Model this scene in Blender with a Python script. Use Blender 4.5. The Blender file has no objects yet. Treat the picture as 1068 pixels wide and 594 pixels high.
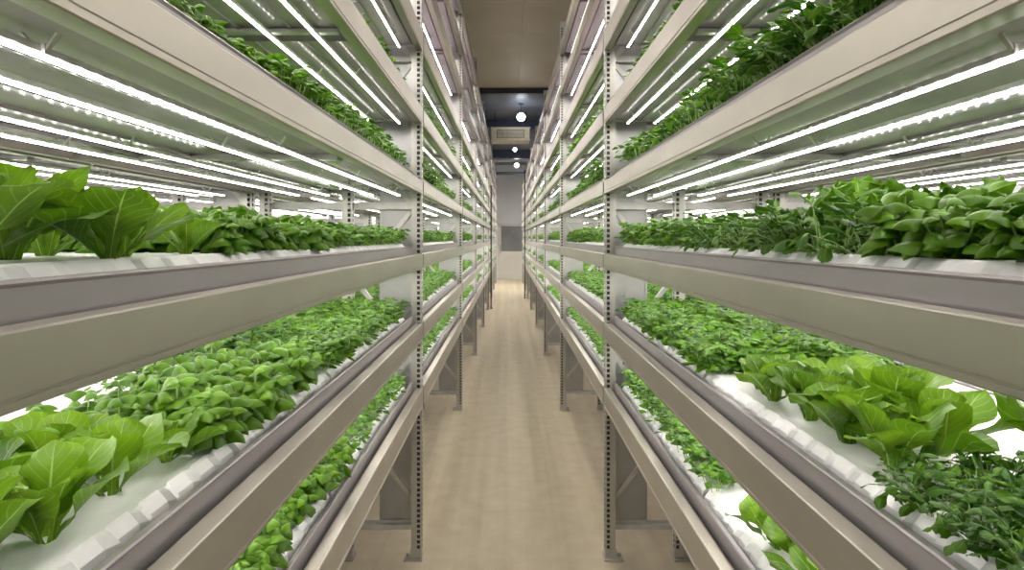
import bpy, math, random
import numpy as np
C = bpy.context.scene.collection
PI = math.pi
R = random.Random(7)
H = 1.55            # eye height
F = 622.5           # focal length in pixels of the 1068 wide frame
# ------------------------------------------------------------------ materials
def newmat(name):
    m = bpy.data.materials.new(name); m.use_nodes = True
    nt = m.node_tree; b = nt.nodes['Principled BSDF']
    return m, nt, b
def N(nt, t, **k):
    n = nt.nodes.new(t)
    for a, v in k.items(): setattr(n, a, v)
    return n
def metal(name, col, rough, met, scale=(3, 3, 3), var=.06, bump=.0):
    m, nt, b = newmat(name)
    tc = N(nt, 'ShaderNodeTexCoord'); mp = N(nt, 'ShaderNodeMapping'); nz = N(nt, 'ShaderNodeTexNoise')
    mp.inputs['Scale'].default_value = scale
    nz.inputs['Scale'].default_value = 6; nz.inputs['Detail'].default_value = 5
    nt.links.new(tc.outputs['Object'], mp.inputs[0]); nt.links.new(mp.outputs[0], nz.inputs['Vector'])
    cr = N(nt, 'ShaderNodeValToRGB')
    lo = [max(0, c*(1-var*2)) for c in col]; hi = [min(1, c*(1+var*2)) for c in col]
    cr.color_ramp.elements[0].position = .3; cr.color_ramp.elements[1].position = .7
    cr.color_ramp.elements[0].color = (*lo, 1); cr.color_ramp.elements[1].color = (*hi, 1)
    nt.links.new(nz.outputs['Fac'], cr.inputs[0]); nt.links.new(cr.outputs[0], b.inputs['Base Color'])
    b.inputs['Roughness'].default_value = rough; b.inputs['Metallic'].default_value = met
    if bump:
        bp = N(nt, 'ShaderNodeBump'); bp.inputs['Strength'].default_value = bump
        nt.links.new(nz.outputs['Fac'], bp.inputs['Height']); nt.links.new(bp.outputs[0], b.inputs['Normal'])
    return m
M = {}
M['beam'] = metal('beam_metal', (.46, .43, .37), .34, .66, (2, .6, 2), .04)
M['post'] = metal('post_metal', (.54, .53, .49), .40, .6, (4, 4, 1), .05)
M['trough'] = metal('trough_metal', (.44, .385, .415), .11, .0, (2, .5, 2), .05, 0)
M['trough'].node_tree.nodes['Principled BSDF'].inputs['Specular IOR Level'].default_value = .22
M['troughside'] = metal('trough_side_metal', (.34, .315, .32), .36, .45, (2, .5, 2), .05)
M['panel'] = metal('panel_metal', (.50, .50, .50), .35, .6, (1, 1, 1), .05)
M['brace'] = metal('brace_metal', (.66, .65, .62), .4, .3)
M['slotshade'] = metal('slot_shade_liner', (.07, .07, .072), .5, .5)  # near-black colour standing in for the shade inside the posts
M['dark'] = metal('dark_metal', (.03, .03, .035), .5, .3)
M['tray'] = metal('white_plastic', (.92, .92, .92), .38, 0, (4, 4, 4), .02)
M['housing'] = metal('lamp_housing', (.8, .8, .78), .4, .1)
M['pipe'] = metal('white_pvc', (.8, .8, .8), .3, 0)
M['trimdark'] = metal('ceiling_rail', (.05, .05, .055), .5, .2)
M['ac'] = metal('aged_cream_plastic', (.62, .55, .40), .5, 0)
M['acdark'] = metal('grille_dark', (.22, .18, .12), .6, 0)
M['steelblue'] = metal('blue_grey_steel', (.10, .12, .17), .4, .4)
def emit(name, col, s):
    m, nt, b = newmat(name)
    b.inputs['Base Color'].default_value = (.8, .8, .8, 1)
    b.inputs['Emission Color'].default_value = (*col, 1); b.inputs['Emission Strength'].default_value = s
    return m
M['led'] = emit('led_diffuser', (1.0, .935, .885), 48)
def chips():
    m = emit('led_chips_side', (1.0, .97, .92), 1); nt = m.node_tree; b = nt.nodes['Principled BSDF']
    tc = N(nt, 'ShaderNodeTexCoord'); sx = N(nt, 'ShaderNodeSeparateXYZ'); nt.links.new(tc.outputs['Object'], sx.inputs[0])
    a = N(nt, 'ShaderNodeMath', operation='MULTIPLY'); a.inputs[1].default_value = 1/.032; nt.links.new(sx.outputs[1], a.inputs[0])
    f = N(nt, 'ShaderNodeMath', operation='FRACT'); nt.links.new(a.outputs[0], f.inputs[0])
    l = N(nt, 'ShaderNodeMath', operation='LESS_THAN'); l.inputs[1].default_value = .36; nt.links.new(f.outputs[0], l.inputs[0])
    k = N(nt, 'ShaderNodeMath', operation='MULTIPLY_ADD'); k.inputs[1].default_value = 11; k.inputs[2].default_value = 2.4; nt.links.new(l.outputs[0], k.inputs[0])
    nt.links.new(k.outputs[0], b.inputs['Emission Strength']); return m
M['ledspill'] = chips()
M['globe'] = emit('globe_glass', (.85, .93, 1.0), 25)
def floor_mat():
    m, nt, b = newmat('concrete_floor')
    tc = N(nt, 'ShaderNodeTexCoord'); mp = N(nt, 'ShaderNodeMapping'); mp.inputs['Scale'].default_value = (5.5, .12, 1)
    n1 = N(nt, 'ShaderNodeTexNoise'); n1.inputs['Scale'].default_value = 1.4; n1.inputs['Detail'].default_value = 4
    n2 = N(nt, 'ShaderNodeTexNoise'); n2.inputs['Scale'].default_value = 9; n2.inputs['Detail'].default_value = 8
    nt.links.new(tc.outputs['Object'], mp.inputs[0]); nt.links.new(mp.outputs[0], n1.inputs['Vector']); nt.links.new(tc.outputs['Object'], n2.inputs['Vector'])
    mx = N(nt, 'ShaderNodeMix', data_type='FLOAT'); mx.inputs[0].default_value = .35
    nt.links.new(n1.outputs['Fac'], mx.inputs[2]); nt.links.new(n2.outputs['Fac'], mx.inputs[3])
    cr = N(nt, 'ShaderNodeValToRGB'); e = cr.color_ramp.elements
    e[0].position = .36; e[0].color = (.53, .46, .33, 1); e[1].position = .66; e[1].color = (.73, .65, .49, 1)
    nt.links.new(mx.outputs[0], cr.inputs[0]); nt.links.new(cr.outputs[0], b.inputs['Base Color'])
    b.inputs['Roughness'].default_value = .42
    return m
M['floor'] = floor_mat()
def plain(name, a, c, rough=.6, sc=3):
    m, nt, b = newmat(name)
    tc = N(nt, 'ShaderNodeTexCoord'); n1 = N(nt, 'ShaderNodeTexNoise'); n1.inputs['Scale'].default_value = sc; n1.inputs['Detail'].default_value = 6
    nt.links.new(tc.outputs['Object'], n1.inputs['Vector'])
    cr = N(nt, 'ShaderNodeValToRGB'); cr.color_ramp.elements[0].color = (*a, 1); cr.color_ramp.elements[1].color = (*c, 1)
    cr.color_ramp.elements[0].position = .35; cr.color_ramp.elements[1].position = .65
    nt.links.new(n1.outputs['Fac'], cr.inputs[0]); nt.links.new(cr.outputs[0], b.inputs['Base Color'])
    b.inputs['Roughness'].default_value = rough
    return m
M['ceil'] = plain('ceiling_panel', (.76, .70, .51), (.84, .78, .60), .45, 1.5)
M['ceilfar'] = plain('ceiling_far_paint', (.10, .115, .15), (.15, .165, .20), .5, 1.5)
M['wall'] = plain('wall_panel', (.72, .72, .71), (.78, .78, .77), .5, 1)
M['wallend'] = plain('wall_end_panel', (.84, .85, .89), (.88, .89, .92), .5, 1)
M['door'] = plain('door_leaf', (.74, .72, .67), (.80, .78, .73), .5, 2)
M['glass'] = plain('grey_window_glass', (.22, .23, .24), (.28, .28, .28), .15, 2)

def leafmat(name, dark, light, rib, rough=.42, ribw=.045, veins=9., veinamt=.35, trans=.38):
    m, nt, b = newmat(name); L = nt.links
    uv = N(nt, 'ShaderNodeUVMap', uv_map='UVMap'); sx = N(nt, 'ShaderNodeSeparateXYZ'); L.new(uv.outputs[0], sx.inputs[0])
    def mth(op, a, bb=None, clamp=False):
        n = N(nt, 'ShaderNodeMath', operation=op); n.use_clamp = clamp
        for i, v in enumerate((a, bb)):
            if v is None: continue
            if isinstance(v, (int, float)): n.inputs[i].default_value = v
            else: L.new(v, n.inputs[i])
        return n.outputs[0]
    au = mth('ABSOLUTE', mth('SUBTRACT', sx.outputs[0], .5))
    w = mth('MULTIPLY', mth('SUBTRACT', 1.15, sx.outputs[1]), ribw)
    ribm = mth('SUBTRACT', 1.0, mth('DIVIDE', au, w), True)
    ph = mth('SUBTRACT', mth('MULTIPLY', sx.outputs[1], veins), mth('MULTIPLY', au, veins*.75))
    fr = mth('ABSOLUTE', mth('SUBTRACT', mth('FRACT', ph), .5))
    vm = mth('MULTIPLY', mth('SUBTRACT', 1.0, mth('MULTIPLY', fr, 11.), True), veinamt)
    tot = mth('MAXIMUM', ribm, vm)
    at = N(nt, 'ShaderNodeAttribute', attribute_name='tint')
    tc = N(nt, 'ShaderNodeTexCoord'); nz = N(nt, 'ShaderNodeTexNoise'); nz.inputs['Scale'].default_value = 22; nz.inputs['Detail'].default_value = 3
    L.new(tc.outputs['Object'], nz.inputs['Vector'])
    oi = N(nt, 'ShaderNodeObjectInfo')
    f = mth('ADD', mth('MULTIPLY', at.outputs['Fac'], .75), mth('MULTIPLY', mth('SUBTRACT', nz.outputs['Fac'], .5), .6))
    f = mth('ADD', f, mth('MULTIPLY', oi.outputs['Random'], .2), True)
    mx = N(nt, 'ShaderNodeMix', data_type='RGBA'); mx.inputs[6].default_value = (*dark, 1); mx.inputs[7].default_value = (*light, 1); L.new(f, mx.inputs[0])
    mr = N(nt, 'ShaderNodeMix', data_type='RGBA'); mr.inputs[7].default_value = (*rib, 1); L.new(mx.outputs[2], mr.inputs[6]); L.new(tot, mr.inputs[0])
    L.new(mr.outputs[2], b.inputs['Base Color'])
    b.inputs['Roughness'].default_value = rough; b.inputs['Specular IOR Level'].default_value = .35
    bp = N(nt, 'ShaderNodeBump'); bp.inputs['Strength'].default_value = .35; bp.inputs['Distance'].default_value = .002
    L.new(mth('SUBTRACT', nz.outputs['Fac'], tot), bp.inputs['Height']); L.new(bp.outputs[0], b.inputs['Normal'])
    tr = N(nt, 'ShaderNodeBsdfTranslucent'); L.new(mr.outputs[2], tr.inputs['Color'])
    ms = N(nt, 'ShaderNodeMixShader'); ms.inputs[0].default_value = trans
    L.new(b.outputs[0], ms.inputs[1]); L.new(tr.outputs[0], ms.inputs[2])
    L.new(ms.outputs[0], nt.nodes['Material Output'].inputs['Surface'])
    return m
M['lettuce'] = leafmat('lettuce_leaf', (.022, .10, .003), (.22, .40, .015), (.42, .60, .16), .36, .055, 7, .3)
M['basil'] = leafmat('basil_leaf', (.022, .10, .003), (.16, .34, .012), (.2, .40, .05), .33, .03, 7, .15, .3)
M['cress'] = leafmat('cress_leaf', (.026, .105, .004), (.19, .42, .02), (.3, .5, .1), .4, .03, 4, .1)
M['rocket'] = leafmat('rocket_leaf', (.016, .08, .004), (.12, .28, .012), (.3, .5, .12), .4, .05, 6, .15)
M['kale'] = leafmat('kale_leaf', (.022, .10, .003), (.16, .34, .012), (.3, .5, .12), .42, .05, 8, .25)
M['stem'] = plain('pale_stem', (.30, .48, .14), (.42, .58, .22), .45, 20)

# ------------------------------------------------------------------ mesh buffer
class MB:
    def __init__(s): s.v = []; s.f = []; s.m = []; s.n = 0
    def add(s, vs, fs, mi=0):
        b = s.n; s.v.extend(vs); s.n += len(vs)
        for f in fs: s.f.append(tuple(i+b for i in f)); s.m.append(mi)
    def box(s, x0, x1, y0, y1, z0, z1, mi=0):
        if x0 > x1: x0, x1 = x1, x0
        if y0 > y1: y0, y1 = y1, y0
        s.add([(x0, y0, z0), (x1, y0, z0), (x1, y1, z0), (x0, y1, z0), (x0, y0, z1), (x1, y0, z1), (x1, y1, z1), (x0, y1, z1)],
              [(0, 3, 2, 1), (4, 5, 6, 7), (0, 1, 5, 4), (1, 2, 6, 5), (2, 3, 7, 6), (3, 0, 4, 7)], mi)
    def extr_y(s, prof, y0, y1, mi=0):          # closed profile of (x, z) swept along y
        n = len(prof)
        s.add([(x, y0, z) for x, z in prof]+[(x, y1, z) for x, z in prof],
              [(i, (i+1) % n, n+(i+1) % n, n+i) for i in range(n)]+[tuple(range(n))[::-1], tuple(range(n, 2*n))], mi)
    def bar(s, a, b, w, t, mi=0):               # flat bar from a to b, w across, t thick
        a = np.array(a, float); b = np.array(b, float); d = b-a; d /= np.linalg.norm(d)
        up = np.array((0, 1, 0)) if abs(d[1]) < .9 else np.array((1, 0, 0))
        u = np.cross(d, up); u /= np.linalg.norm(u); v = np.cross(u, d)
        vs = [tuple(p+u*i*w/2+v*j*t/2) for p in (a, b) for i, j in ((-1, -1), (1, -1), (1, 1), (-1, 1))]
        s.add(vs, [(0, 1, 5, 4), (1, 2, 6, 5), (2, 3, 7, 6), (3, 0, 4, 7), (3, 2, 1, 0), (4, 5, 6, 7)], mi)
    def tube(s, pts, r, n=10, mi=0, caps=True):
        pts = [np.array(p, float) for p in pts]; rings = []
        for i, p in enumerate(pts):
            d = pts[min(i+1, len(pts)-1)]-pts[max(i-1, 0)]; d /= np.linalg.norm(d)
            up = np.array((0, 0, 1.)) if abs(d[2]) < .9 else np.array((1., 0, 0))
            u = np.cross(d, up); u /= np.linalg.norm(u); v = np.cross(u, d)
            rr = r[i] if isinstance(r, (list, tuple)) else r
            rings += [tuple(p+rr*(u*math.cos(2*PI*k/n)+v*math.sin(2*PI*k/n))) for k in range(n)]
        fs = [(i*n+k, i*n+(k+1) % n, (i+1)*n+(k+1) % n, (i+1)*n+k) for i in range(len(pts)-1) for k in range(n)]
        if caps: fs += [tuple(range(n)), tuple(range((len(pts)-1)*n, len(pts)*n))[::-1]]
        s.add(rings, fs, mi)
    def mesh(s, name, mats, smooth=False):
        me = bpy.data.meshes.new(name); me.from_pydata(s.v, [], s.f)
        for m in mats: me.materials.append(M[m])
        if len(mats) > 1: me.polygons.foreach_set('material_index', s.m)
        if smooth: me.polygons.foreach_set('use_smooth', [True]*len(me.polygons))
        me.update(); return me
def link(name, me, parent=None, loc=(0, 0, 0)):
    o = bpy.data.objects.new(name, me); C.objects.link(o); o.location = loc
    if parent: o.parent = parent
    return o
def tag(o, label=None, cat=None, group=None, kind=None):
    if label: o['label'] = label
    if cat: o['category'] = cat
    if group: o['group'] = group
    if kind: o['kind'] = kind
    return o
def copy_tree(o, loc):
    c = o.copy(); C.objects.link(c); c.location = loc
    for ch in o.children:
        d = ch.copy(); C.objects.link(d); d.parent = c
        for g in ch.children:
            e = g.copy(); C.objects.link(e); e.parent = d
    return c

# ------------------------------------------------------------------ layout
BASE = {-1: .42, 1: .466}
SIDE = {-1: 'left', 1: 'right'}
ORD = ['nearest', 'second', 'third', 'fourth', 'fifth', 'sixth', 'seventh', 'farthest']
NTH = ['first', 'second', 'third', 'fourth', 'fifth', 'sixth', 'seventh', 'eighth', 'ninth', 'tenth', 'eleventh', 'twelfth', 'thirteenth', 'fourteenth',
       'fifteenth', 'sixteenth', 'seventeenth', 'eighteenth', 'nineteenth', 'twentieth'] + ['twenty-'+w for w in
       ('first', 'second', 'third', 'fourth', 'fifth', 'sixth', 'seventh', 'eighth', 'ninth')]
SHELF = ['lowest', 'second', 'third', 'fourth', 'fifth', 'sixth', 'seventh', 'eighth', 'ninth']
L0 = 2.5; Y0 = .38
TIER = [(-.725, -.82), (-.41, -.495), (-.078, -.147), (.277, .213), (.63, .55), (1.0, .905), (1.37, 1.28), (1.74, 1.65), (2.11, 2.02)]
NT = {-1: 9, 1: 8}
TOP = {-1: 2.38, 1: 1.95}
W = .70             # bed width
REAR = .735
def z(h): return h+H
# ------------------------------------------------------------------ rack pieces (built for the right-hand side; mirrored for the left)
def post_mesh(top, s, holes=True):
    m = MB(); w, d, p = .05, .045, .025
    zt = z(top); n = int((zt-.08)/p)
    hx0, hx1 = .008, .022; hh = .0155
    X = lambda r: s*r
    def quad(a, b, c, e): m.add([a, b, c, e], [(0, 1, 2, 3)])
    def side(fn):                                # fn(u, z) -> point ; slotted face of width w
        quad(fn(0, 0), fn(hx0, 0), fn(hx0, zt), fn(0, zt)); quad(fn(hx1, 0), fn(w, 0), fn(w, zt), fn(hx1, zt))
        zz = 0
        for i in range(n):
            c = .06+i*p; quad(fn(hx0, zz), fn(hx1, zz), fn(hx1, c-hh/2), fn(hx0, c-hh/2)); zz = c+hh/2
        quad(fn(hx0, zz), fn(hx1, zz), fn(hx1, zt), fn(hx0, zt))
    side(lambda u, q: (X(u), 0, q)); quad((0, d, 0), (X(w), d, 0), (X(w), d, zt), (0, d, zt)); side(lambda u, q: (0, .045*u/w*1.0, q))
    quad((X(w), 0, 0), (X(w), d, 0), (X(w), d, zt), (X(w), 0, zt)); quad((0, 0, zt), (X(w), 0, zt), (X(w), d, zt), (0, d, zt))
    m.box(X(.003), X(w-.003), d-.006, d-.003, 0, zt-.002, 1); m.box(X(w-.006), X(w-.003), .003, d-.006, 0, zt-.002, 1)  # dark liner added behind the slots so the holes look shaded
    return m.mesh('post', ['post', 'slotshade'])
def foot_mesh(s):
    m = MB(); m.box(s*-.006, s*.085, -.02, .06, 0, .006); m.box(s*.0505, s*.055, 0, .045, .006, .05)
    m.tube([(s*.07, .02, .006), (s*.07, .02, .022)], .008, 6)
    return m.mesh('foot_plate', ['post'])
def beam_mesh(hb, s):
    w, t = .032, .0025
    prof = [(.002, 0), (w, 0), (w, t), (t*2, t*2), (t*2, hb-t*2), (w, hb-t), (w, hb), (.002, hb), (0, hb-.002), (0, .013), (.002, .012), (.002, .010), (0, .009), (0, .002)]
    m = MB(); m.extr_y([(s*x, q) for x, q in prof], .047, L0-.002)
    return m.mesh('beam', ['beam'])
def braces(s, parent, top):
    a, b = .045, .335; h = top-.12 if top < 2.1 else 2.25
    # zigzag between the front and the middle post
    seq = [.87]; k = [(.87, 'f')]
    pts = []; hh = -1.25; fr = True
    hh = .87-.36*6
    i = 0
    while hh < top-.2:
        pts.append((hh, i % 2 == 0)); hh += .36; i += 1
    for (h0, f0), (h1, f1) in zip(pts[:-1], pts[1:]):
        m = MB(); x0 = a if f0 else b; x1 = a if f1 else b
        m.bar((s*x0, .06, z(h0)), (s*x1, .06, z(h1)), .022, .010); link('diagonal_brace', m.mesh('diagonal_brace', ['brace']), parent)
    for h in (-1.41, -.55, .15, .58, .87, 1.55):
        if h < top-.1:
            m = MB(); m.box(s*.05, s*(REAR+.03), .030, .055, z(h)-.011, z(h)+.011); m.box(s*.05, s*(REAR+.03), .052, .055, z(h)-.011, z(h)+.025)
            link('cross_bar', m.mesh('cross_bar', ['brace']), parent)
PM, FM, BM = {}, {}, {}
for s in (-1, 1):
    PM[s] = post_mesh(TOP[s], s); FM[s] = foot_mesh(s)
def panel_mesh(s, top):
    m = MB(); m.box(s*.048, s*.215, .064, .068, z(-1.39), z(top)-.05)
    m.box(s*.206, s*.215, .056, .068, z(-1.39), z(top)-.05)
    return m.mesh('side_panel', ['panel'])
def shelf_support(s, hb):       # transverse channel carrying the trough in mid-bay
    m = MB(); m.box(s*.03, s*(REAR-.002), L0/2-.012, L0/2-.009, 0, .035); m.box(s*.03, s*(REAR-.002), L0/2+.052, L0/2+.055, 0, .035); m.box(s*.03, s*(REAR-.002), L0/2-.012, L0/2+.055, .032, .035)
    return m.mesh('shelf_support', ['brace'])
def make_rack(s, tiers, label, group, top):
    root = bpy.data.objects.new('grow_rack', None); C.objects.link(root)
    tag(root, label, 'rack', group)
    for r in (0, .335, REAR):
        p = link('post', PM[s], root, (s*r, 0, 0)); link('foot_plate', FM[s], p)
    braces(s, root, top)
    link('side_panel', panel_mesh(s, top), root)
    for t in range(tiers):
        bt, bb = TIER[t]
        key = (s, round(bt-bb, 4))
        if key not in BM: BM[key] = beam_mesh(bt-bb, s)
        link('beam', BM[key], root, (s*-.004, 0, z(bb)))
        b = link('beam', BM[key], root, (s*(REAR+.052), 0, z(bb))); b.scale = (-1, 1, 1)
        if t:
            m = MB(); ym = L0/2+.02
            m.box(s*.034, s*(REAR+.012), ym-.07, ym-.047, z(bb)-.006, z(bb)+.002); m.box(s*.034, s*(REAR+.012), ym-.05, ym-.047, z(bb)-.006, z(bb)+.03)
            link('support_bar', m.mesh('support_bar', ['post']), root)
    return root
def end_frame(s, root, y, tiers):
    """closing upright frame of a row of racks"""
    for r in (0, .335, REAR):
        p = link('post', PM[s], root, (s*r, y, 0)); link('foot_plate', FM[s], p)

racks = {}
for s in (-1, 1):
    r0 = None
    for b in range(8):
        lab = f"tall slotted steel growing rack, {ORD[b]} bay {'left' if s<0 else 'right'} of the aisle"
        loc = (s*BASE[s], Y0+L0*b, 0)
        if b == 0:
            r0 = make_rack(s, NT[s], lab, f'racks lining the {SIDE[s]} side of the aisle', TOP[s]); r0.location = loc; r = r0
        else:
            r = copy_tree(r0, loc); r['label'] = lab
        racks[s, b] = r
    end_frame(s, r, L0, NT[s])
    r1 = None
    for b in range(5):
        lab = f"steel growing rack behind the {SIDE[s]} aisle rack, {ORD[b]} bay of the back row"
        loc = (s*(BASE[s]+.82), Y0+L0*b, 0)
        if b == 0:
            r1 = make_rack(s, 7, lab, f'back row of racks on the {SIDE[s]}', TOP[s]); r1.location = loc; r = r1
        else: r = copy_tree(r1, loc); r['label'] = lab
    end_frame(s, r, L0, 7)

# ------------------------------------------------------------------ troughs and trays
YA, YB = .075, L0-.045     # along the bay (0 = post front)
def trough_mesh(t, s):
    bt, bb = TIER[t]; zb = bb+.012-bt; zt = .039; m = MB(); a, b, k = .038, W, .0025
    X = lambda r: s*r
    # front and rear walls with a rolled lip
    for x0, sg in ((a, 1), (b, -1)):
        m.extr_y([(X(x0), zb), (X(x0+sg*k), zb), (X(x0+sg*k), zt-.004), (X(x0+sg*.009), zt-.004), (X(x0+sg*.009), zt), (X(x0-sg*.001), zt), (X(x0-sg*.003), zt-.003), (X(x0-sg*.001), zt-.006), (X(x0), zt-.007)], YA, YB, 1)
    ym = L0/2+.02
    for y0, y1 in ((YA, ym-.045), (ym+.045, YB)):
        m.box(X(a), X(b), y0, y1, zb, zb+.002)
        for rr in (.16, .30, .43, .57): m.box(X(rr), X(rr+.004), y0, y1, zb-.006, zb)   # stiffening seams
        m.box(X(a), X(b), y0, y0+.003, zb-.004, zb+.035); m.box(X(a), X(b), y1-.003, y1, zb-.004, zb+.035)
    m.box(X(a), X(b), YA, YA+.003, zb, zt-.006, 1); m.box(X(a), X(b), YB-.003, YB, zb, zt-.006, 1)
    m.box(X(a+.01), X(b-.01), ym-.05, ym+.05, zb+.034, zb+.037)
    return m.mesh('grow_trough', ['trough', 'troughside'])
def tray_mesh(s, n=1.13):
    """white insert: flat top, fluted flared sides, rounded shoulder"""
    m = MB(); X = lambda r: s*r; ny = 136; zb = .003; zt = .052
    rows = []
    def off(y):
        u = (y/.066) % 1.0
        return .009*(1 if u < .70 else (0 if u > .78 and u < .92 else .5))
    for i in range(ny+1):
        y = n*i/ny; o = off(y)
        sec = [(.050+o*.6, zb), (.056+o, zt-.016), (.068+o*.9, zt-.003), (.076+o*.5, zt), (.10, zt-.001), (.36, zt-.001), (W-.062, zt), (W-.052-o, zt-.006), (W-.045-o, zt-.018), (W-.041-o, zb)]
        rows.append([(X(r), y, q) for r, q in sec])
    k = len(rows[0]); vs = [p for r in rows for p in r]
    m.add(vs, [(i*k+j, i*k+j+1, (i+1)*k+j+1, (i+1)*k+j) for i in range(ny) for j in range(k-1)]+[tuple(range(k)), tuple(range(ny*k, ny*k+k))[::-1], ])
    return m.mesh('planting_tray', ['tray'])
TM = {(t, s): trough_mesh(t, s) for t in range(9) for s in (-1, 1)}
TR = {s: tray_mesh(s) for s in (-1, 1)}
RIM = {}
def place_bed(s, b, t, row):
    bt, bb = TIER[t]; x = s*(BASE[s]+.82*row); y = Y0+L0*b
    where = f"{ORD[b]} bay, {SIDE[s]} aisle rack" if row == 0 else f"{ORD[b]} bay, {SIDE[s]} back rack"
    o = link('grow_trough', TM[t, s], None, (x, y, z(bt)))
    tag(o, f"long grey metal trough, {SHELF[t]} shelf up, {where}", 'trough', f"metal troughs, {SIDE[s]} {'aisle' if row==0 else 'back'} row")
    if t <= 4:
        for k, (yy, nm) in enumerate(((YA+.02, 'near'), (YA+.02+1.15, 'far'))):
            q = link('planting_tray', TR[s], None, (x, y+yy, z(bt)))
            tag(q, f"white fluted plastic tray, {nm} half of {SHELF[t]} shelf, {where}", 'tray', f"white planting trays, {SIDE[s]} {'aisle' if row==0 else 'back'} row")
for s in (-1, 1):
    for b in range(8):
        for t in range(NT[s]): place_bed(s, b, t, 0)
    for b in range(5):
        for t in range(7): place_bed(s, b, t, 1)

# ------------------------------------------------------------------ LED strips
TUBES = (.09, .215, .42, .56)
TN = ['outermost of four', 'second of four', 'third of four', 'innermost of four']
LY0, LY1 = .09, L0-.085
def led_housing():
    m = MB(); m.extr_y([(-.004, 0), (.004, 0), (.004, .008), (-.004, .008)], LY0, LY1)
    return m.mesh('lamp_housing', ['housing'])
def led_diff():
    m = MB(); y0, y1 = LY0+.01, LY1-.01
    pr = [(-.0036, 0), (-.0050, -.0022), (-.0034, -.005), (.0034, -.005), (.0050, -.0022), (.0036, 0)]
    m.add([(x, y0, q) for x, q in pr]+[(x, y1, q) for x, q in pr], [(0, 1, 7, 6), (1, 2, 8, 7), (3, 4, 10, 9), (4, 5, 11, 10)], 1)
    m.add([(x, y, -.005) for y in (y0, y1) for x in (-.0034, .0034)], [(0, 1, 3, 2)], 0)
    return m.mesh('diffuser', ['led', 'ledspill'])
def led_clip():
    m = MB()
    m.bar((-.007, 0, .003), (-.02, 0, .022), .003, .006); m.bar((.007, 0, .003), (.02, 0, .022), .003, .006)
    m.box(-.008, .008, -.004, .004, -.001, .010)
    return m.mesh('hanging_clip', ['housing'])
HM, DM, CM = led_housing(), led_diff(), led_clip()
cands = []
for s in (-1, 1):
    for b in range(8):
        for t in range(1, NT[s]):
            for i, r in enumerate(TUBES): cands.append((0, s, b, t, i))
    for b in range(5):
        for t in range(1, 7):
            for i, r in enumerate(TUBES): cands.append((1, s, b, t, i))
def show(c):
    row, s, b, t, i = c
    x = BASE[s]+.82*row+TUBES[i]; ym = max(.3, Y0+L0*b)+.5
    h = abs(TIER[t][1])+.05
    vis = 1.0
    if t == 1: vis = .25
    if t == 2: vis = .5 if b else .4
    if row == 1: vis = .9 if t == 3 else .05
    if row == 0 and i > 1 and t != 3: vis = .3
    return vis/ym
cands.sort(key=show, reverse=True)
rest = MB(); proto = None
for n, (row, s, b, t, i) in enumerate(cands):
    hz = z(TIER[t][1])-.012; x = s*(BASE[s]+.82*row+TUBES[i]+(.04 if t >= 4 and i > 1 else 0)); y = Y0+L0*b
    if n < 300:
        where = f"{ORD[b]} bay, {SIDE[s]} aisle rack" if row == 0 else f"{ORD[b]} bay, {SIDE[s]} back rack"
        lab = f"lit led strip, {TN[i]}, under {SHELF[t]} shelf, {where}"
        g = f"led strips under the {SIDE[s]} racks"
        if proto is None:
            proto = bpy.data.objects.new('led_strip', None); C.objects.link(proto)
            link('lamp_housing', HM, proto); link('diffuser', DM, proto)
            for k in range(4): link('hanging_clip', CM, proto, (0, LY0+.18+k*.66, 0))
            proto.location = (x, y, hz); o = proto
        else: o = copy_tree(proto, (x, y, hz))
        tag(o, lab, 'led light', g)
    else:
        rest.box(x-.004, x+.004, y+LY0, y+LY1, hz, hz+.008, 0)
        v = [(x-.0038, y+LY0, hz), (x-.0028, y+LY0, hz-.005), (x+.0028, y+LY0, hz-.005), (x+.0038, y+LY0, hz), (x-.0038, y+LY1, hz), (x-.0028, y+LY1, hz-.005), (x+.0028, y+LY1, hz-.005), (x+.0038, y+LY1, hz)]
        rest.add(v, [(0, 1, 5, 4), (1, 2, 6, 5), (2, 3, 7, 6)], 1)
tag(link('led_strips', rest.mesh('led_strips', ['housing', 'led'])), 'remaining lit led strips under the far and hidden shelves of the racks', 'led light', None, 'stuff')

# ------------------------------------------------------------------ plants
class PB:
    """leaf buffer: arrays of verts, quads, uv, tint, material"""
    def __init__(s): s.V = []; s.Q = []; s.UV = []; s.T = []; s.MI = []; s.n = 0
    def grid(s, P, uv, tint, mi):
        a, b = P.shape[:2]; idx = np.arange(a*b).reshape(a, b)+s.n
        q = np.stack([idx[:-1, :-1], idx[:-1, 1:], idx[1:, 1:], idx[1:, :-1]], -1).reshape(-1, 4)
        s.V.append(P.reshape(-1, 3)); s.Q.append(q); s.UV.append(uv.reshape(-1, 2)); s.T.append(np.full(a*b, tint)); s.MI.append(np.full(len(q), mi)); s.n += a*b
    def arrays(s):
        return np.concatenate(s.V), np.concatenate(s.Q), np.concatenate(s.UV), np.concatenate(s.T), np.concatenate(s.MI)
def build_plant(name, arr, mats):
    V, Q, UV, T, MI = arr
    me = bpy.data.meshes.new(name)
    me.vertices.add(len(V)); me.vertices.foreach_set('co', V.astype(np.float32).ravel())
    me.loops.add(Q.size); me.loops.foreach_set('vertex_index', Q.astype(np.int32).ravel())
    me.polygons.add(len(Q)); me.polygons.foreach_set('loop_start', np.arange(0, Q.size, 4, dtype=np.int32)); 
    me.polygons.foreach_set('material_index', MI.astype(np.int32)); me.polygons.foreach_set('use_smooth', np.ones(len(Q), bool))
    for m in mats: me.materials.append(M[m])
    u = me.uv_layers.new(name='UVMap'); u.data.foreach_set('uv', UV[Q.ravel()].astype(np.float32).ravel())
    a = me.attributes.new('tint', 'FLOAT', 'POINT'); a.data.foreach_set('value', T.astype(np.float32))
    me.update(); me.validate(); return me
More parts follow.
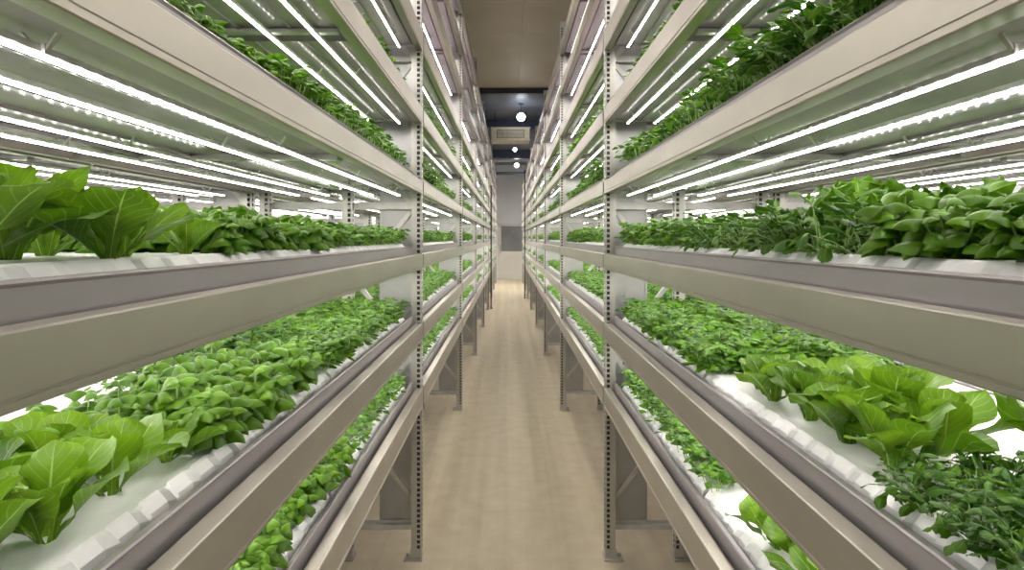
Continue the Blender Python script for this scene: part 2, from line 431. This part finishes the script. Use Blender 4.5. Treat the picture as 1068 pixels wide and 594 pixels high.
def leaf(pb, base, az, e0, bend, Ln, Wd, prof, nu=4, nt_=7, cup=.3, fold=0., wave=0., wf=3, tint=.5, mi=0, twist=0., seed=0, lobes=0., tipcurl=0.):
    """blade whose midrib starts at base, heads along azimuth az at elevation e0 and bends down by bend over its length"""
    t = np.linspace(0, 1, nt_); u = np.linspace(-1, 1, nu+1)
    e = e0-bend*t-tipcurl*np.maximum(0, t-.7)*3
    d = np.array([math.cos(az), math.sin(az), 0]); up = np.array([0, 0, 1.]); side0 = np.array([-math.sin(az), math.cos(az), 0])
    seg = Ln/(nt_-1)
    dirs = np.cos(e)[:, None]*d+np.sin(e)[:, None]*up
    c = np.zeros((nt_, 3)); c[1:] = np.cumsum((dirs[:-1]+dirs[1:])/2*seg, 0); c += np.array(base)
    nrm = -np.sin(e)[:, None]*d+np.cos(e)[:, None]*up
    side = side0*math.cos(twist)+nrm*math.sin(twist); n2 = nrm*math.cos(twist)-side0*math.sin(twist)
    w = prof(t)*Wd/2
    if lobes: w = w*(1-lobes*(.5+.5*np.cos(t*2*PI*(3.5 if nt_ < 20 else 8)+seed))*(t > .12))
    uu = u[None, :]; ww = w[:, None]
    off = -cup*uu**2*ww+fold*np.abs(uu)*ww
    if wave: off = off+wave*np.abs(uu)**1.5*np.sin(t[:, None]*wf*2*PI+seed+np.sign(uu)*1.3)*np.minimum(1, t[:, None]*4)
    P = c[:, None, :]+side[:, None, :]*(uu*ww*(1-.25*abs(cup)*np.abs(uu)))[..., None]+n2[:, None, :]*off[..., None]
    uv = np.stack(np.broadcast_arrays((uu+1)/2, t[:, None]), -1)
    pb.grid(P, uv, tint, mi)
    return c[-1]
def stem(pb, p0, p1, r0, r1, mi=1, n=3, bow=(0, 0, 0), segs=2):
    p0 = np.array(p0, float); p1 = np.array(p1, float); bw = np.array(bow, float)
    t = np.linspace(0, 1, segs+1)
    c = p0+(p1-p0)*t[:, None]+bw*(4*t*(1-t))[:, None]
    d = p1-p0; d /= max(1e-6, np.linalg.norm(d)); a = np.cross(d, (0, 1, .3)); a /= np.linalg.norm(a); b = np.cross(d, a)
    th = np.linspace(0, 2*PI, n+1); r = r0+(r1-r0)*t
    P = c[:, None, :]+r[:, None, None]*(np.cos(th)[None, :, None]*a+np.sin(th)[None, :, None]*b)
    uv = np.full(P.shape[:2]+(2,), .3); pb.grid(P, uv, .8, mi)
ovate = lambda t: np.sin(PI*np.clip(t, 0, 1)**.72)**.75*1.0+.02
spat = lambda t: np.interp(t, [0, .15, .32, .46, .60, .74, .86, .95, 1], [.15, .13, .24, .58, .90, 1.0, .92, .60, .10])
lance = lambda t: np.interp(t, [0, .25, .5, .75, .92, 1], [.12, .2, .6, 1.0, .72, .1])
oval = lambda t: np.sin(PI*np.clip(t, 0, 1))**.6+.03
def lettuce(rng, lo=False, size=1.):
    pb = PB(); n = rng.randint(8, 11)
    for i in range(n):
        f = i/(n-1); az = i*2.4+rng.uniform(-.3, .3)
        e0 = math.radians(40+42*f+rng.uniform(-10, 10)); Ln = size*(.155-.045*f+rng.uniform(-.018, .018)); Wd = size*(.104-.024*f+rng.uniform(-.008, .014))
        leaf(pb, (.012*math.cos(az), .012*math.sin(az), .0), az, e0+.15, rng.uniform(.25, .8)*(1-.4*f), Ln, Wd, spat, 3 if lo else 8, 5 if lo else 14,
             rng.uniform(-.45, .35), .12, .0035*size if lo else .006*size, rng.uniform(1.6, 2.6), rng.uniform(.1, .7)+.3*f, 0, rng.uniform(-.35, .35), rng.uniform(0, 6), 0, rng.uniform(-.2, .4))
    return pb.arrays()
def basil(rng, lo=False, size=1.):
    pb = PB(); ns = 5 if lo else rng.randint(7, 8)
    for k in range(ns):
        a = k*2*PI/ns+rng.uniform(-.5, .5); rr = size*(rng.uniform(.018, .036) if k else 0)
        hgt = size*(rng.uniform(.035, .060) if k else .072); top = np.array((rr*math.cos(a), rr*math.sin(a), hgt))
        stem(pb, (rr*.25*math.cos(a), rr*.25*math.sin(a), 0), top, .0018, .0012)
        for lv in range(2 if lo else 3):
            zz = hgt*(1-.30*lv); cen = top*np.array((1-.12*lv, 1-.12*lv, 1-.30*lv))
            for q in range(2 if lv else 3):
                az = a+lv*PI/2+q*(PI if lv else 2*PI/3)+rng.uniform(-.5, .5)
                Ln = size*rng.uniform(.034, .052)*(1.0 if lv else .8)
                leaf(pb, cen, az, rng.uniform(.35, .8) if lv == 0 else rng.uniform(.0, .45), rng.uniform(1.1, 1.7), Ln, Ln*rng.uniform(.74, .9), ovate, 2 if lo else 5, 4 if lo else 8,
                     rng.uniform(.7, 1.1), 0, 0, 1, rng.uniform(.15, .75)+.3*(lv == 0), 0, rng.uniform(-.3, .3))
    return pb.arrays()
def cress(rng, lo=False, size=1.):
    pb = PB(); ns = 9 if lo else 17
    for k in range(ns):
        a = rng.uniform(0, 2*PI); r0 = .026*math.sqrt(rng.random()); r1 = r0+rng.uniform(.002, .016); hgt = size*rng.uniform(.016, .058)
        p0 = (r0*math.cos(a), r0*math.sin(a), 0); p1 = np.array((r1*math.cos(a), r1*math.sin(a), hgt))
        stem(pb, p0, p1, .0009, .0008, 1, 3, segs=1)
        nl = 3 if lo else rng.randint(3, 5); b0 = rng.uniform(0, 6)
        for q in range(nl):
            Ln = size*rng.uniform(.019, .031)*(1.15 if lo else 1)
            leaf(pb, p1-np.array((0, 0, q*.004)), b0+q*2*PI/nl+rng.uniform(-.4, .4), rng.uniform(.1, .9), rng.uniform(.7, 1.6), Ln, Ln*rng.uniform(.55, .75), oval, 2, 3 if lo else 4,
                 rng.uniform(.3, .8), 0, 0, 1, rng.uniform(.0, 1.), 0, rng.uniform(-.5, .5))
    return pb.arrays()
def rocket(rng, lo=False, size=1.):
    pb = PB(); ns = 12 if lo else 26
    for k in range(ns):
        a = rng.uniform(0, 2*PI); e = rng.uniform(.45, 1.45); Ls = size*rng.uniform(.015, .066)
        p0 = np.array((.016*math.cos(a), .016*math.sin(a), 0)); p1 = p0+Ls*np.array((math.cos(e)*math.cos(a), math.cos(e)*math.sin(a), math.sin(e)))
        stem(pb, p0, p1, .0011, .0009, 1, 3, (0, 0, .004))
        for q in range(1 if lo else 2):
            Ln = size*rng.uniform(.030, .052)*(.75 if q else 1)
            leaf(pb, p1 if q == 0 else p0+(p1-p0)*rng.uniform(.4, .9), a+(0 if q == 0 else rng.choice((-1.2, 1.2)))+rng.uniform(-.3, .3), e-.2, rng.uniform(.8, 1.7), Ln, Ln*rng.uniform(.36, .5), lance if q == 0 else oval, 2 if lo else 4, 4 if lo else 8,
                 rng.uniform(.1, .6), 0, .0015, 2, rng.uniform(0, .9), 0, rng.uniform(-.5, .5), 0, 0)
    return pb.arrays()
def kale(rng, lo=False, size=1.):
    pb = PB(); n = 9 if lo else 15
    for i in range(n):
        f = i/(n-1); az = i*2.4+rng.uniform(-.3, .3); e0 = math.radians(35+45*f+rng.uniform(-8, 8))
        leaf(pb, (.008*math.cos(az), .008*math.sin(az), .01), az, e0+.1, rng.uniform(.6, 1.2), size*rng.uniform(.08, .135), size*rng.uniform(.07, .095), spat, 3 if lo else 10, 6 if lo else 44,
             .1, .1, .010*size, rng.uniform(7, 9), rng.uniform(.1, .8), 0, rng.uniform(-.3, .3), rng.uniform(0, 6), .22)
    stem(pb, (0, 0, 0), (0, 0, .03), .004, .003)
    return pb.arrays()
KIND = {'lettuce': (lettuce, 'lettuce', 5), 'basil': (basil, 'basil', 5), 'cress': (cress, 'cress', 6), 'rocket': (rocket, 'rocket', 5), 'kale': (kale, 'kale', 3)}
HI, LO = {}, {}
for k, (fn, mt, nv) in KIND.items():
    HI[k] = [build_plant(k+'_plant', fn(random.Random(11*i+3)), [mt, 'stem']) for i in range(nv)]
    LO[k] = [fn(random.Random(17*i+5), True) for i in range(nv)]
SP = {'lettuce': (.135, .13), 'basil': (.082, .085), 'cress': (.062, .060), 'rocket': (.066, .066), 'kale': (.12, .12)}
BED0, BED1 = .095, W-.075
DESC = {'lettuce': 'large-leaved lettuce', 'basil': 'round-leaved basil plant', 'cress': 'small-leaved cress tuft', 'rocket': 'dark slender-leaved herb', 'kale': 'frilly kale plant'}
plants = []   # (score, kind, x, y, z, rot, scale, label, group)
def zone(kind, s, b, t, y0, y1, r0=BED0, r1=BED1, row=0, sc=1., fill=1.):
    dy, dr = SP[kind]; rng = random.Random(f"{kind}{s}{b}{t}{y0}{row}")
    nr = max(1, int(round((r1-r0)/dr))+1); ny = max(1, int((y1-y0)/dy)); vis = {0: .6, 1: 1, 2: 1, 3: .6, 4: .2}[t]
    for i in range(nr):
        r = r0+(r1-r0)*i/max(1, nr-1) if nr > 1 else (r0+r1)/2
        for j in range(ny):
            if rng.random() > fill: continue
            y = y0+(j+.5+(.5 if i % 2 else 0)*.6)*(y1-y0)/ny
            yy = Y0+L0*b+y; xx = BASE[s]+.82*row+r
            lab = f"{DESC[kind]}, {NTH[min(j,28)]} of {NTH[i]} row in from aisle, {SHELF[t]} shelf, {ORD[b]} {SIDE[s]} rack"
            g = f"{kind} on the {SHELF[t]} shelf, {ORD[b]} {SIDE[s]} rack"
            score = vis/math.hypot(xx, yy)*(.15 if row else 1)*(1.3 if i < 2 else 1)*(.5 if (t >= 3 and i > 1) else 1)
            if yy < .55*xx*1.9*.62: score *= .2
            plants.append((score, kind, s*xx+rng.uniform(-.008, .008), min(yy+rng.uniform(-.01, .01), Y0+L0*b+YB-.05), z(TIER[t][0])+.051, rng.uniform(0, 6.28), sc*rng.uniform(.88, 1.14), lab, g))
E, D_, C_, B_, A_ = range(5)
FR = .30
def place(kind, s, t, lst, sc=1.):
    rng = random.Random(f"{kind}{s}{t}")
    for n, (Y, r, k) in enumerate(lst):
        lab = f"{DESC[kind]}, {NTH[n]} counted from the near end, {SHELF[t]} shelf, nearest {SIDE[s]} rack"
        plants.append((50, kind, s*(BASE[s]+r), Y, z(TIER[t][0])+.051, rng.uniform(0, 6.28), sc*k, lab, f"{kind} heads on the {SHELF[t]} shelf, nearest {SIDE[s]} rack"))
# left, nearest bay ( y measured from the near post )
place('lettuce', -1, C_, [(.60, .13, .95), (.62, .27, 1.0), (.74, .20, 1.), (.76, .09, .8), (.86, .14, .85), (.90, .28, .95), (1.0, .12, .6)], .92)
zone('basil', -1, 0, C_, .66, 1.25, sc=1.05); zone('cress', -1, 0, C_, 1.25, 2.38, sc=1.15)
place('kale', -1, C_, [(1.52, .30, 1.), (1.66, .34, .9)], .95)
place('lettuce', -1, D_, [(.58, .14, 1), (.60, .27, .9), (.71, .13, 1.), (.74, .25, .95), (.84, .14, 1.), (.88, .25, .85), (.96, .13, .7)], .84)
zone('basil', -1, 0, D_, .30, .62, .27, .35, sc=1.1)
zone('basil', -1, 0, D_, .62, 1.14, .105, .33, sc=1.22); zone('rocket', -1, 0, D_, 1.0, 1.45, .39, .48, sc=1.2); zone('cress', -1, 0, D_, 1.18, 2.36, .095, .33, sc=1.3); zone('cress', -1, 0, D_, 1.47, 2.36, .38, .50, sc=1.3)
zone('basil', -1, 0, E, .30, 1.42, sc=1.15); zone('cress', -1, 0, E, 1.42, 2.36, sc=1.2)
zone('basil', -1, 0, B_, .05, .9, .10, .45, sc=.78); zone('cress', -1, 0, B_, .9, 2.36, .085, sc=1.15)
# right, nearest bay
zone('basil', 1, 0, C_, .12, .52, .10, .40, sc=1.15); zone('rocket', 1, 0, C_, .54, 1.12, .10, .55, sc=1.15); place('kale', 1, C_, [(1.16, .22, 1.1), (1.26, .30, 1.05), (1.10, .34, 1.0)], 1.2); zone('rocket', 1, 0, C_, 1.12, 1.5, sc=1.05)
zone('cress', 1, 0, C_, 1.5, 2.36, sc=1.45); place('lettuce', 1, C_, [(2.05, .22, .8), (2.3, .3, .75), (2.55, .2, .7)], .82)
zone('rocket', 1, 0, D_, .14, .50, .09, .28, sc=.88); place('lettuce', 1, D_, [(.83, .33, 1.2), (.94, .14, .9), (1.05, .13, .9), (1.18, .13, .9), (.99, .25, .95), (1.12, .25, .95), (1.26, .22, .9), (1.22, .34, .9), (1.32, .12, .85), (1.42, .13, .6)], .95)
zone('cress', 1, 0, D_, 1.18, 2.36, .09, .30, sc=1.35); zone('cress', 1, 0, D_, .98, 2.36, .36, .45, sc=1.35)
place('lettuce', 1, E, [(1.06, .13, 1.), (1.18, .13, 1.), (1.30, .12, .95), (1.22, .24, 1.)], .84); zone('cress', 1, 0, E, 1.20, 2.36, sc=1.3)
zone('rocket', 1, 0, B_, .10, 1.1, .09, sc=1.3); zone('cress', 1, 0, B_, 1.1, 2.36, .085, sc=1.35)
rz = random.Random(4)
for s in (-1, 1):
    for b in range(1, 8):
        for t in range(5):
            if t == 4 and b > 4: continue
            k1 = rz.choice(('cress', 'cress', 'basil', 'rocket')); k2 = rz.choice(('cress', 'basil', 'cress'))
            if t < 4 and b < 3: k1, k2 = rz.choice((('cress', 'cress'), ('rocket', 'cress'), ('cress', 'basil')))
            r1 = BED1 if b < 3 else .36
            zone(k1, s, b, t, .08, 1.2, BED0, r1, sc=1.2); zone(k2, s, b, t, 1.22, 2.36, BED0, r1, sc=1.2)
    zone('cress', s, 0, A_, .1, 2.36, BED0, .3, sc=1.1)
    for b in range(0, 3):
        for t in (1, 2):
            zone(rz.choice(('basil', 'cress')), s, b, t, .1, 2.3, .1, .4, row=1, sc=1.2)
plants.sort(key=lambda p: -p[0])
cnt = {}; restp = {}
for n, (score, kind, x, y, zz, rot, sc, lab, g) in enumerate(plants):
    c = cnt.get(kind, 0)
    if c < 300:
        o = bpy.data.objects.new({'lettuce': 'lettuce', 'basil': 'basil_plant', 'cress': 'cress_tuft', 'rocket': 'leafy_herb', 'kale': 'kale_plant'}[kind], HI[kind][c % len(HI[kind])])
        C.objects.link(o); o.location = (x, y, zz); o.rotation_euler = (0, 0, rot); o.scale = (sc, sc, sc)
        tag(o, lab, {'lettuce': 'lettuce', 'basil': 'basil', 'cress': 'cress', 'rocket': 'herb', 'kale': 'kale'}[kind], g)
        cnt[kind] = c+1
    else: restp.setdefault(kind, []).append((x, y, zz, rot, sc))
for kind, lst in restp.items():
    Vs, Qs, Us, Ts, Ms = [], [], [], [], []; off = 0
    for i, (x, y, zz, rot, sc) in enumerate(lst):
        V, Q, UV, T, MI = LO[kind][i % len(LO[kind])]
        c_, s_ = math.cos(rot)*sc, math.sin(rot)*sc
        P = np.stack([V[:, 0]*c_-V[:, 1]*s_+x, V[:, 0]*s_+V[:, 1]*c_+y, V[:, 2]*sc+zz], -1)
        Vs.append(P); Qs.append(Q+off); Us.append(UV); Ts.append(T); Ms.append(MI); off += len(V)
    me = build_plant(kind+'_greens', (np.concatenate(Vs), np.concatenate(Qs), np.concatenate(Us), np.concatenate(Ts), np.concatenate(Ms)), [KIND[kind][1], 'stem'])
    tag(link(kind+'_greens', me), f"dense {DESC[kind].rsplit(' ',1)[0]} {kind} greens filling the farther trays of both rack rows", 'greens', None, 'stuff')
print('PLANTS', cnt, {k: len(v) for k, v in restp.items()})

# ------------------------------------------------------------------ the hall
ZC = z(2.74); XW = 3.1; YE = 22.4; YN = -2.2
def struct(name, m, mats): return tag(link(name, m.mesh(name, mats)), kind='structure')
m = MB(); m.box(-XW, XW, YN, YE, -.1, 0); struct('floor', m, ['floor'])
m = MB()
for i in range(4):
    for (x0, x1) in ((-XW, -1.45), (-1.445, .17), (.175, 1.8), (1.805, XW)):
        y0 = -2.2+i*3.4; m.box(x0, x1, y0+.004, y0+3.4, ZC, ZC+.08)
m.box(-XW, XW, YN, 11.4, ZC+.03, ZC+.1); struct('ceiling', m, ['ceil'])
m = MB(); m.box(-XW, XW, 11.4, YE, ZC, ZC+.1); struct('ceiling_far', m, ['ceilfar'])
for s, nm in ((-1, 'wall_left'), (1, 'wall_right')):
    m = MB(); m.box(s*XW, s*(XW+.1), YN, YE, 0, ZC+.1)
    for i in range(20): m.box(s*(XW-.004), s*XW, YN+1.2*i, YN+1.2*i+.012, 0, ZC)
    struct(nm, m, ['wall'])
m = MB(); m.box(-XW, XW, YE, YE+.1, 0, ZC+.1)
for xx in (-1.3, -.1, 1.1): m.box(xx, xx+.02, YE-.005, YE, 0, ZC)
struct('wall_back', m, ['wallend'])
m = MB(); m.box(-XW, XW, YN-.1, YN, 0, ZC+.1); struct('wall_front', m, ['wall'])
# door in the end wall with a large pane
m = MB(); X0, X1 = -.36, .62; yd = YE-.02
zw0, zw1 = z(-.50), z(.44)
m.box(X0, X1, yd-.03, yd, .01, zw0); m.box(X0, X0+.08, yd-.03, yd, zw0, zw1+.06); m.box(X1-.08, X1, yd-.03, yd, zw0, zw1+.06); m.box(X0, X1, yd-.03, yd, zw1, zw1+.06)
d = struct('door_1', m, ['door'])
m = MB(); m.box(X0+.08, X1-.08, yd-.02, yd-.012, zw0, zw1); link('door_pane', m.mesh('door_pane', ['glass']), d)
m = MB(); m.box(X0-.05, X0, yd-.05, yd+.02, 0, zw1+.10); m.box(X1, X1+.05, yd-.05, yd+.02, 0, zw1+.10); m.box(X0-.05, X1+.05, yd-.05, yd+.02, zw1+.06, zw1+.11); link('door_frame', m.mesh('door_frame', ['wall']), d)
m = MB(); m.tube([(X0+.05, yd-.035, 1.0), (X0+.05, yd-.07, 1.0), (X0+.05, yd-.07, 1.3), (X0+.05, yd-.035, 1.3)], .01, 8); link('door_handle', m.mesh('door_handle', ['dark']), d)
# ceiling rails
m = MB(); m.box(-XW, XW, 10.9, 11.02, ZC-.10, ZC); struct('trim_1', m, ['trimdark'])
m = MB(); m.box(-XW, XW, 13.9, 14.2, ZC-.22, ZC); struct('trim_2', m, ['steelblue'])
m = MB(); m.box(-XW, XW, 18.6, 18.9, ZC-.26, ZC); struct('trim_3', m, ['steelblue'])
# air conditioning unit
def hangs(parent, pts, zb):
    for (x, y) in pts:
        m = MB(); m.tube([(x, y, zb), (x, y, ZC)], .006, 6); link('hanging_rod', m.mesh('hanging_rod', ['trimdark']), parent)
ac = bpy.data.objects.new('air_conditioner', None); C.objects.link(ac)
tag(ac, 'cream air conditioning unit with a slotted grille hanging under the far ceiling', 'air conditioner')
yA = 12.8; zA0, zA1 = z(2.10), z(2.36)
m = MB(); m.box(-.37, .45, yA, yA+.55, zA0, zA1); m.box(-.39, .47, yA-.012, yA+.01, zA0-.015, zA0+.01); m.box(-.39, .47, yA-.012, yA+.01, zA1-.01, zA1+.015); link('casing', m.mesh('casing', ['ac']), ac)
m = MB(); m.box(-.26, .34, yA-.006, yA, zA0+.04, zA1-.04)
link('grille', m.mesh('grille', ['acdark']), ac)
m = MB()
for i in range(6): m.box(-.24, .32, yA-.014, yA-.004, zA0+.055+i*.027, zA0+.067+i*.027)
link('louvre', m.mesh('louvre', ['ac']), ac)
hangs(ac, [(-.3, yA+.1), (.38, yA+.1), (-.3, yA+.45), (.38, yA+.45)], zA1)
# globe lamps; the first two are added out of view to brighten the floor
LAMPS = [(.10, .4, 2.47, .085, 'added unseen globe lamp over the near end of the aisle', 65), (.10, 4.4, 2.47, .085, 'added unseen globe lamp over the second rack bays', 110),
         (.255, 12.2, 2.47, .085, 'bright round globe lamp hanging under the far ceiling before the air conditioner', 170),
         (.17, 16.2, 2.40, .05, 'small bluish globe lamp hanging beyond the air conditioner', 170),
         (.26, 19.4, 2.36, .07, 'globe lamp hanging farthest along the ceiling, near the end wall', 480)]
for n, (x, y, h, r, lab, pw) in enumerate(LAMPS):
    o = bpy.data.objects.new('globe_lamp', None); C.objects.link(o); o.location = (x, y, z(h)); tag(o, lab, 'lamp', 'globe lamps along the ceiling')
    g = MB(); rings = 12; seg = 16; vs = [(r*math.sin(PI*i/rings)*math.cos(2*PI*j/seg), r*math.sin(PI*i/rings)*math.sin(2*PI*j/seg), r*math.cos(PI*i/rings)) for i in range(rings+1) for j in range(seg)]
    g.add(vs, [(i*seg+j, i*seg+(j+1) % seg, (i+1)*seg+(j+1) % seg, (i+1)*seg+j) for i in range(rings) for j in range(seg)])
    link('glass_globe', g.mesh('glass_globe', ['globe'], True), o)
    g = MB(); g.tube([(0, 0, r*.9), (0, 0, r+.04)], .03, 10); g.tube([(0, 0, r+.04), (0, 0, 2.74-h)], .008, 6); g.tube([(0, 0, 2.72-h), (0, 0, 2.74-h)], .05, 12); link('lamp_stem', g.mesh('lamp_stem', ['trimdark']), o)
    li = bpy.data.lights.new('bulb', 'SPOT'); li.energy = pw; li.color = (1, .93, .80); li.spot_size = math.radians(110); li.spot_blend = .8; li.shadow_soft_size = .25
    lo = bpy.data.objects.new('bulb', li); C.objects.link(lo); lo.parent = o; lo.location = (0, 0, -r-.09)
# ceiling pipes at the far end
for n, (y, h, r, lab) in enumerate(((17.6, 2.28, .035, 'pale horizontal pipe crossing under the far ceiling'), (20.2, 2.18, .05, 'dark horizontal duct pipe crossing close to the end wall'))):
    m = MB(); m.tube([(-XW, y, z(h)), (XW, y, z(h))], r, 12)
    tag(link('ceiling_pipe', m.mesh('ceiling_pipe', ['housing' if n == 0 else 'steelblue'])), lab, 'pipe')
# two dark uprights standing at the rack faces
for s, x, y, hh in ((-1, -.40, 13.1, 1.15), (1, .432, 15.4, 1.75)):
    o = bpy.data.objects.new('guard_post', None); C.objects.link(o); o.location = (x, y, 0)
    tag(o, f"dark square guard post standing against the far {SIDE[s]} racks", 'post', 'dark guard posts')
    m = MB(); m.box(-.03 if s > 0 else -.0, .0 if s > 0 else .03, -.03, .03, .008, z(hh)); link('shaft', m.mesh('shaft', ['dark']), o)
    m = MB(); m.box(-.05 if s > 0 else -.01, .01 if s > 0 else .05, -.05, .05, 0, .008); link('base_plate', m.mesh('base_plate', ['dark']), o)
# drain fittings behind the right second shelf
for yy, lab in ((1.55, 'white plastic drain pipe with elbow behind the second shelf, nearest right rack'), (2.45, 'white drain pipe behind the second shelf near the first right post')):
    o = bpy.data.objects.new('drain_pipe', None); C.objects.link(o); o.location = (BASE[1]+W+.012, yy, z(-.37)); tag(o, lab, 'pipe', 'drain pipes behind the right rack')
    m = MB(); m.tube([(-.05, 0, .05), (-.02, 0, .062), (.006, 0, .05), (.012, 0, .02), (.012, 0, -.03)], .012, 10); link('elbow', m.mesh('elbow', ['pipe'], True), o)
    m = MB(); m.tube([(.012, 0, -.03), (.012, 0, -1.17)], .010, 10); link('downpipe', m.mesh('downpipe', ['pipe'], True), o)

m = MB(); m.box(XW-.09, XW-.004, 3.5, 3.78, z(.22), z(.36)); eb = link('wall_box', m.mesh('wall_box', ['pipe']))
tag(eb, 'white electrical box fixed to the grey side wall behind the right racks', 'box')
# ------------------------------------------------------------------ world, camera
w = bpy.data.worlds.new('World'); bpy.context.scene.world = w; w.use_nodes = True
w.node_tree.nodes['Background'].inputs[0].default_value = (.9, .92, 1, 1); w.node_tree.nodes['Background'].inputs[1].default_value = .05
cam = bpy.data.cameras.new('camera'); co = bpy.data.objects.new('camera', cam); C.objects.link(co)
co.location = (0, 0, H); co.rotation_euler = (PI/2, 0, 0)
cam.sensor_width = 36; cam.lens = 36*F/1068; cam.shift_x = (534-530.5)/1068; cam.shift_y = -(297-248)/1068; cam.clip_start = .02
sc = bpy.context.scene; sc.camera = co
sc.view_settings.view_transform = 'Standard'; sc.view_settings.look = 'None'; sc.view_settings.gamma = 1; sc.view_settings.use_curve_mapping = False
sc.view_settings.exposure = .06
cy = sc.cycles; cy.max_bounces = 7; cy.diffuse_bounces = 4; cy.glossy_bounces = 3; cy.transmission_bounces = 2; cy.transparent_max_bounces = 4
cy.sample_clamp_indirect = 6; cy.use_denoising = True; cy.use_light_tree = True; cy.caustics_reflective = False; cy.caustics_refractive = False
